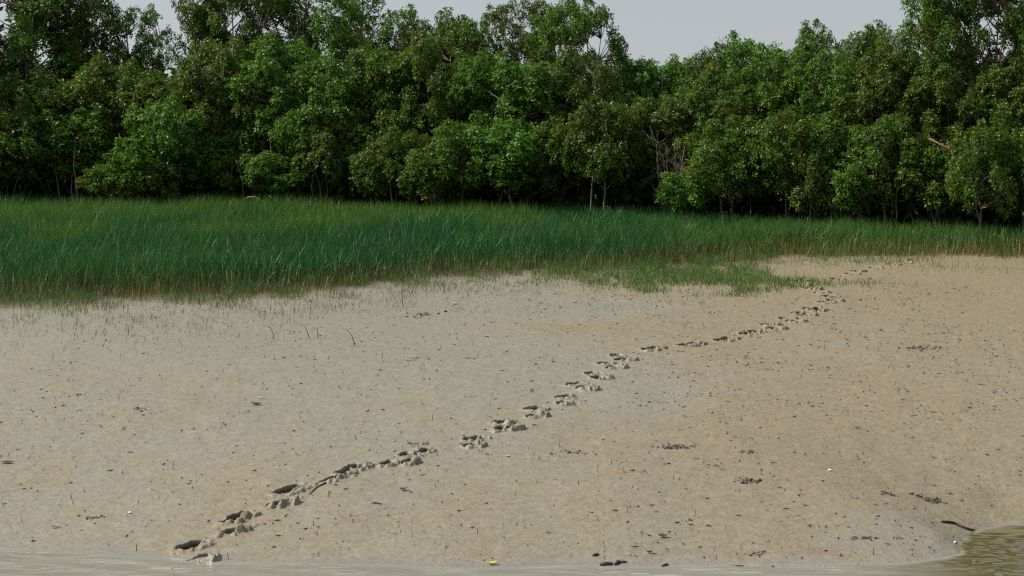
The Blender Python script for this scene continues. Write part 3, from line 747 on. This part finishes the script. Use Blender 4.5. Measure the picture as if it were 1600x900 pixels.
def dead_branch():
    y = 71.2; x = (1475 - 800) / FPX * y; z = CAM_H + (HOR - 238) / FPX * y
    root = bpy.data.objects.new('dead_branch', None); COL.objects.link(root); root.location = (x, y - 1.0, z)
    tag(root, 'dead branch with dry orange leaves caught in the dark gap of the trees', 'branch')
    tb = Tubes(); tb.add([(-.6, .8, .5), (-.25, .2, .2), (.1, 0, .0), (.45, -.05, -.25)], [.025, .02, .015, .008], 5)
    link('stem', tb.mesh('dead_branch_stem', M_BARK), root)
    C = np.array([(-.3, .1, .22), (-.15, .05, .1), (0, 0, .05), (.1, -.05, -.05), (.22, 0, -.1), (.3, 0, -.2), (-.05, .05, .2), (.18, .1, .12), (.4, 0, -.22)])
    me = leaves_mesh('dead_leaf', C, RNG.normal(size=C.shape) + (.6, -.4, -.6), np.zeros(len(C)), .17, 6, M_DEAD); link('leaf', me, root)
dead_branch()
def arched_root():
    px = 405; y = 79; x = 0
    for _ in range(4): x = (px - 800) / FPX * y; y = float(tree_y(x)) - .1
    z = ground(x, y)
    tb = Tubes(); t = np.linspace(0, 1, 12)
    p = np.stack([-1.15 + 1.75 * t, .5 - .5 * t, .15 + .85 * np.sin(t * 2.35 + .35) - .35 * t ** 3], 1)
    p = np.concatenate([p, [(.62, 0, .5), (.63, 0, .15), (.62, 0, -.1)]])
    tb.add(p + RNG.normal(0, .012, p.shape), np.linspace(.04, .028, len(p)), 6)
    q = np.array([(.40, .08, 1.0), (.75, .2, .7), (.95, .2, .3), (1.0, .2, -.1)]); tb.add(q, .022, 5)
    o = link('arched_root', tb.mesh('arched_root', M_BARK), None, (x, y, z)); tag(o, 'pale arched aerial root bent down into the back of the grass', 'root')
arched_root()

# ------------------------------------------------------------------ debris on the mud
ICO = None
def chunk_V(n_seg, rr):
    """low rough pebble: jittered 3-ring dome"""
    V, F = [], []
    k = 5
    for a, (rad, zz) in enumerate(((1.0, -.2), (.8, .6))):
        for j in range(k):
            th = j / k * 6.28 + a * .4; f = rad * (1 + rr.uniform(-.28, .28)); V.append((math.cos(th) * f, math.sin(th) * f, zz * (1 + rr.uniform(-.3, .3))))
    V.append((rr.uniform(-.2, .2), rr.uniform(-.2, .2), 1.0))
    for a in range(1):
        for j in range(k): F += [(a * k + j, a * k + (j + 1) % k, (a + 1) * k + (j + 1) % k), (a * k + j, (a + 1) * k + (j + 1) % k, (a + 1) * k + j)]
    for j in range(k): F.append((k + j, k + (j + 1) % k, 2 * k))
    return np.array(V), np.array(F)
CH = [chunk_V(7, np.random.default_rng(300 + i)) for i in range(6)]
def chunks(P, S, rot, flat):
    """many pebbles at P with size S"""
    Vs, Fs, n = [], [], 0
    which = RNG.integers(0, 6, len(P))
    for k in range(6):
        i = np.nonzero(which == k)[0]
        if not len(i): continue
        v, f = CH[k]; c, s = np.cos(rot[i])[:, None], np.sin(rot[i])[:, None]
        st = RNG.uniform(.6, 1.5, (len(i), 1))
        X = v[None, :, 0] * st; Y = v[None, :, 1] / st
        W = np.stack([X * c - Y * s, X * s + Y * c, np.broadcast_to(v[None, :, 2], X.shape) * flat[i][:, None]], -1) * S[i][:, None, None] + P[i][:, None, :]
        Vs.append(W.reshape(-1, 3)); Fs.append((f[None] + (np.arange(len(i)) * len(v))[:, None, None] + n).reshape(-1, 3)); n += W.shape[0] * W.shape[1]
    return np.concatenate(Vs), np.concatenate(Fs)
def stuff_chunks(name, label, n, size, mat, dens, flat=(.35, .8)):
    x, y, z = scatter(n, -11, 14, 26.6, 64, dens); m = len(x)
    S = size[0] + (size[1] - size[0]) * RNG.random(m) ** 8
    V, F = chunks(np.stack([x, y, z], 1), S, RNG.random(m) * 6.28, RNG.uniform(*flat, m))
    o = link(name, mesh_from(name, V, F, [mat])); tag(o, label, kind='stuff')
def infr(x, y): return (np.abs(x) < y * .27 + .6)
clump = lambda x, y, s: smooth(.47, .70, fbm(x / .6, y / .8, s, 4)) * (.15 + 1.2 * smooth(.38, .66, fbm(x / 2.6, y / 3.6, s + 9, 3)))
right = lambda x, y: .30 + .70 * smooth(-1.0, 4.5, x)
stuff_chunks('mud_crumbs', 'small dark mud crumbs and crab pellets strewn over the bank', 85000, (.006, .040), M_DARKCLOD, lambda x, y: infr(x, y) * right(x, y) * (.06 + .95 * clump(x, y, 201)) * smooth(0.02, .1, base_h(x, y)) * smooth(62, 56, y))
stuff_chunks('pale_crumbs', 'small pale mud crumbs and shell bits strewn over the bank', 26000, (.005, .024), M_CLOD, lambda x, y: infr(x, y) * right(x, y) * (.08 + .8 * clump(x, y, 202)) * smooth(0.0, .1, base_h(x, y)))
def litter():
    def dens(x, y): return infr(x, y) * (.25 + clump(x, y, 203)) * smooth(-.02, .05, base_h(x, y))
    x, y, z = scatter(5000, -11, 14, 26.6, 60, dens); n = len(x)
    a = RNG.random(n) * 6.28; L = .015 + .06 * RNG.random(n) ** 2.5; wd = RNG.uniform(.005, .014, n)
    d = np.stack([np.cos(a), np.sin(a), SLOPE * np.sin(a)], 1); s = np.stack([-np.sin(a), np.cos(a), SLOPE * np.cos(a)], 1)
    P = np.stack([x, y, z + .012], 1); up = np.array([0, 0, 1.0])
    cur = RNG.uniform(.0, .03, (n, 1))
    V = np.stack([P - d * L[:, None] + up * cur * .6, P + s * wd[:, None] + up * .004, P + d * L[:, None] + up * cur, P - s * wd[:, None] - up * .004, P + up * .022], 1).reshape(-1, 3)
    k = (np.arange(n) * 5)[:, None]
    F = np.concatenate([k + np.array([t]) for t in ([0, 3, 4], [3, 2, 4], [2, 1, 4], [1, 0, 4])])
    o = link('leaf_litter', mesh_from('leaf_litter', V, F, [M_DLEAF])); tag(o, 'dark scraps of fallen leaf lying flat on the mud', kind='stuff')
    # upright pencil roots
    x, y, z = scatter(1100, -10, 12, 26.4, 56, lambda x, y: infr(x, y) * (.2 + .8 * smooth(5, -3, x)) * (.4 + .6 * smooth(34, 28, y)))
    n = len(x); h = .025 + .08 * RNG.random(n) ** 2; r = RNG.uniform(.004, .008, n)
    ang = np.arange(5) * 2 * math.pi / 5
    ln = RNG.normal(0, .12, (n, 2))
    Vb = np.stack([x[:, None] + r[:, None] * np.cos(ang), y[:, None] + r[:, None] * np.sin(ang), np.repeat(z[:, None] - .02, 5, 1)], -1)
    Vt = np.stack([x[:, None] + (ln[:, :1] * h[:, None]) + .6 * r[:, None] * np.cos(ang), y[:, None] + ln[:, 1:] * h[:, None] + .6 * r[:, None] * np.sin(ang), np.repeat((z + h)[:, None], 5, 1)], -1)
    tip = np.stack([x + ln[:, 0] * h, y + ln[:, 1] * h, z + h * 1.06], -1)[:, None]
    V = np.concatenate([Vb, Vt, tip], 1).reshape(-1, 3); k = (np.arange(n) * 11)[:, None]
    F = []
    for j in range(5):
        q = (j + 1) % 5; F += [k + np.array([[j, q, 5 + q]]), k + np.array([[j, 5 + q, 5 + j]]), k + np.array([[5 + j, 5 + q, 10]])]
    o = link('pencil_roots', mesh_from('pencil_roots', V, np.concatenate(F), [M_WOOD])); tag(o, 'thin dark breathing roots poking upright out of the mud', kind='stuff')
litter()

def heap(px, py, wpx, dpx, n, label, size=(.018, .055), mat=None):
    x, y, z = at(px, py); sc_ = y / FPX; W = wpx * sc_ / 2; D = dpx * y * y / (FPX * KG) / 2
    a = RNG.normal(0, .5, (n, 2)) * (W, D); X, Y = x + a[:, 0], y + a[:, 1]; Z = base_h(X, Y) - z
    S = size[0] * .6 + (size[1] * .85 - size[0] * .6) * RNG.random(n) ** 2
    V, F = chunks(np.stack([a[:, 0], a[:, 1], Z + RNG.random(n) * S * .4], 1), S, RNG.random(n) * 6.28, RNG.uniform(.5, 1.1, n))
    o = bpy.data.objects.new('mud_heap', None); COL.objects.link(o); o.location = (x, y, z); o.empty_display_size = .1
    tag(link('crumb', mesh_from('mud_heap', V, F, [mat or M_DARKCLOD]), o), kind='stuff')
    tag(o, label, 'mud heap', 'heaps of crab dug mud crumbs on the bank')
heap(1053, 698, 56, 8, 60, 'long dark heap of mud crumbs alone amid the bare bank right of the trail')
heap(1453, 762, 52, 9, 60, 'dark broad heap of mud crumbs above the driftwood stick')
heap(1388, 772, 26, 5, 26, 'small dark heap of mud crumbs just left of the broad heap above the driftwood stick')
heap(1170, 638, 42, 5, 34, 'thin dark row of mud crumbs among scattered specks right of the trail', (.015, .045))
heap(1175, 749, 48, 8, 46, 'loose heap of mud crumbs well below the thin dark row')
heap(1440, 545, 66, 6, 50, 'wide low streak of mud crumbs on the upper right of the bank', (.02, .05))
heap(1380, 688, 30, 5, 24, 'small heap of mud crumbs between the wide streak and the broad dark heap')
heap(900, 689, 66, 6, 36, 'stretched row of mud crumbs right of the bend in the footprint trail', (.012, .04))
heap(633, 612, 40, 8, 26, 'flat pale patch of mud crumbs left of the footprint trail', (.012, .035), M_CLOD)
heap(650, 697, 44, 6, 34, 'scatter of mud crumbs just above the long footprints of the lower trail', (.012, .035))
heap(220, 627, 26, 6, 24, 'dark heap of mud crumbs on the left of the bank', (.014, .04))
heap(122, 626, 16, 5, 14, 'small dark heap of mud crumbs left of the other heap on the left bank', (.014, .045))
heap(146, 732, 22, 6, 20, 'dark heap of mud crumbs low on the left bank', (.014, .045))
heap(660, 492, 40, 8, 30, 'heap of mud crumbs at the edge of the grass shoots', (.02, .06))
heap(1185, 866, 46, 9, 44, 'light brown heap of mud lumps near the water left of the brown clods', (.014, .05), M_CLOD)
heap(1300, 893, 44, 12, 60, 'pile of pale brown mud lumps in the wet film at the water edge', (.014, .045), M_CLOD)
heap(1350, 842, 60, 6, 40, 'row of dark and pale mud crumbs left of the inlet', (.012, .04))
heap(1440, 895, 60, 7, 36, 'dark mud lumps standing in the wet film below the inlet', (.016, .045))
heap(1215, 891, 50, 6, 26, 'broken row of dark mud lumps at the water edge', (.016, .05))

def stick(name, label, cat, pxs, rad, mat=M_WOOD, lift=.02, group=None):
    pts = np.array([at(*p, lift) for p in pxs]); o0 = pts[0].copy()
    tb = Tubes(); tb.add(pts - o0, rad, 7, .25)
    o = link(name, tb.mesh(name, mat), None, o0); tag(o, label, cat, group); return o
stick('driftwood_stick', 'long thin crooked dark stick lying on the mud at the tip of the inlet', 'stick', [(1471, 814.5), (1480, 817), (1490, 818), (1501, 817.6), (1511, 819.5), (1519, 822.2), (1524, 822.5)], [.014, .018, .020, .020, .021, .018, .010])
stick('driftwood_stick', 'short thick dark stick at the water edge, right of the yellow leaf', 'stick', [(938, 885.5), (947, 885), (957, 885.3)], [.025, .03, .022])
stick('driftwood_stick', 'short slanting dark stick just right of the thick one at the water edge', 'stick', [(961, 886), (966, 883), (969, 881.5)], [.02, .03, .015])
stick('driftwood_stick', 'small thin dark stick ending the row at the water edge', 'stick', [(968, 882.5), (974, 882), (980, 882.5)], [.014, .017, .010])
stick('driftwood_stick', 'lone dark chip of wood just above the row of sticks at the water edge', 'stick', [(926, 870.5), (931, 869.5), (936, 869)], [.012, .025, .014])
stick('driftwood_stick', 'long dark stick lying in the wet film below the mud lumps', 'stick', [(1142, 888), (1152, 888.3), (1162, 888.6)], [.015, .026, .018])
stick('driftwood_stick', 'short tilted dark stick at the water edge left of the long one', 'stick', [(1034, 888.5), (1039, 886.2), (1044, 885)], [.015, .024, .015])
stick('driftwood_stick', 'pale brown stick lying alone below the bend in the trail', 'stick', [(580, 788), (587, 787), (596, 790)], [.012, .018, .010], M_BARK)
stick('driftwood_stick', 'thin twig in the shallow water near the lowest footprints', 'stick', [(451, 893), (456, 890.5), (460, 888.5)], [.008, .012, .008])
stick('driftwood_stick', 'straight twig dragged from the end of the long middle footprints', 'stick', [(482, 764), (495, 757.5), (509, 753)], [.006, .012, .016], lift=.012)

def shell(px, py, s, label, rot):
    x, y, z = at(px, py); V, F = [], []
    for i in range(7):                                    # a cupped, ribbed valve
        for j in range(9):
            r = i / 6; th = -1.45 + 2.9 * j / 8
            rib = 1 + .04 * (j % 2)
            V.append((math.sin(th) * r * s * rib, math.cos(th) * r * s * rib - .3 * s, .55 * s * math.sin(math.pi * min(1, .12 + r * .88)) * (1 - .35 * abs(th) / 1.45)))
    for i in range(6):
        for j in range(8): F.append((i * 9 + j, i * 9 + j + 1, (i + 1) * 9 + j + 1, (i + 1) * 9 + j))
    me = mesh_from('shell', V, np.array(F), [M_SHELL], smooth_shade=True)
    o = link('shell', me, None, (x, y, z + .006)); o.rotation_euler = (SLOPE, .15, rot); md = o.modifiers.new('thick', 'SOLIDIFY'); md.thickness = .006
    tag(o, label, 'shell', 'white shells lying on the mud')
shell(543, 571, .085, 'white domed shell lying on the pale mud far left of the trail', 1.2)
shell(788, 581, .075, 'white shell on the mud left of the upper trail', .6)
shell(1562, 828, .085, 'white shell at the edge of the inlet', 2.2)
shell(794, 718, .05, 'small white shell chip below the middle of the trail', .2)
shell(1297, 731, .05, 'tiny white shell chip on the bare right bank above the crumb rows', 2.8)
shell(203, 791, .05, 'white shell chip on the lower left bank beside a dark crumb', 1.8)
shell(1494, 849, .05, 'white shell chip on the wet tip of mud below the inlet mouth', 1.0)
shell(711, 474, .09, 'white shell chip among the grass shoots near the centre', .4)

def leaf(name, label, px, py, L, wd, rot, mat, cur=.5, cat='leaf'):
    x, y, z = at(px, py); V, F = [], []
    for i in range(9):
        t = i / 8; ww = wd * math.sin(math.pi * (t * .92 + .04)) ** .8
        for j, q in enumerate((-1, -.5, 0, .5, 1)):
            V.append(((t - .5) * L, q * ww * .5, .014 + cur * L * (t - .5) ** 2 + abs(q) * ww * .22))
    for i in range(8):
        for j in range(4): F.append((i * 5 + j, i * 5 + j + 1, (i + 1) * 5 + j + 1, (i + 1) * 5 + j))
    o = link(name, mesh_from(name, V, np.array(F), [mat], smooth_shade=True), None, (x, y, z)); o.rotation_euler = (SLOPE, 0, rot)
    md = o.modifiers.new('thick', 'SOLIDIFY'); md.thickness = .003; tag(o, label, cat); return o
leaf('fallen_leaf', 'bright yellow fallen leaf lying at the water edge', 768, 884.5, .16, .09, .1, M_YLEAF, .9)
leaf('fallen_leaf', 'large dark curled leaf lying on the pale mud left of centre', 400, 602, .25, .12, -.35, M_DLEAF, .5)
leaf('fallen_leaf', 'pale leaf scrap under the large dark curled leaf', 407, 609, .12, .045, .1, M_SHELL, .3)
leaf('fallen_leaf', 'flat dark leaf on the left edge of the pale mud', 10, 586, .24, .10, .05, M_DLEAF, .2)
leaf('fallen_leaf', 'curled brown leaf low on the left bank', 86, 720, .17, .07, .25, M_BARK, .6)
leaf('fallen_leaf', 'dark leaf below the lone pale stick', 630, 766, .15, .10, .3, M_DLEAF, .8)
leaf('fallen_leaf', 'dark ragged leaf at the lower middle of the bank above the water', 1036, 844, .17, .10, .1, M_DLEAF, .8)

def seedling(px, py, h, bend, label, tilt=0.0):
    x, y, z = at(px, py); t = np.linspace(0, 1, 8); h *= .72; bend *= .55
    root = bpy.data.objects.new('seedling', None); COL.objects.link(root); root.location = (x, y, z - .02)
    tag(root, label, 'seedling', 'lone shoots standing on the mud below the grass')
    p = np.stack([bend * h * t ** 3 + tilt * h * t, 0 * t, h * (t - .25 * abs(bend) * t ** 3)], 1)
    tb = Tubes(); tb.add(p, np.linspace(.011, .006, 8), 5); link('stem', tb.mesh('seedling_stem', M_WOOD), root)
    for s in (-1, 1):
        a = p[-1]; L = .16; d = np.array([s * .9 - .25, .15 * s, .25]); d /= np.linalg.norm(d)
        sd = np.array([0, 1, .1]) * .02
        V = np.array([a, a + d * L * .5 + sd, a + d * L + (0, 0, -.03), a + d * L * .5 - sd, a + d * L * .5 + (0, 0, .012)])
        link('leaf', mesh_from('seedling_leaf', V, np.array([(0, 1, 4), (1, 2, 4), (2, 3, 4), (3, 0, 4)]), [M_LEAF], {'rnd': np.full(5, .3), 'tone': np.zeros(5)}), root)
seedling(428, 528, .52, -.45, 'dark seedling with a drooping top, tallest on the left mud', -.1)
seedling(484, 529, .50, -.1, 'slim green seedling right of the drooping one', -.3)
seedling(554, 540, .62, -.5, 'tall thin hooked shoot standing furthest out on the mud', -.15)
seedling(497, 528, .36, .05, 'short straight seedling beside the slim green one', -.1)
seedling(630, 478, .62, -.1, 'upright green shoot at the grass edge left of the mud heap', -.1)
seedling(200, 526, .38, .1, 'thin shoot alone on the left mud', .05)
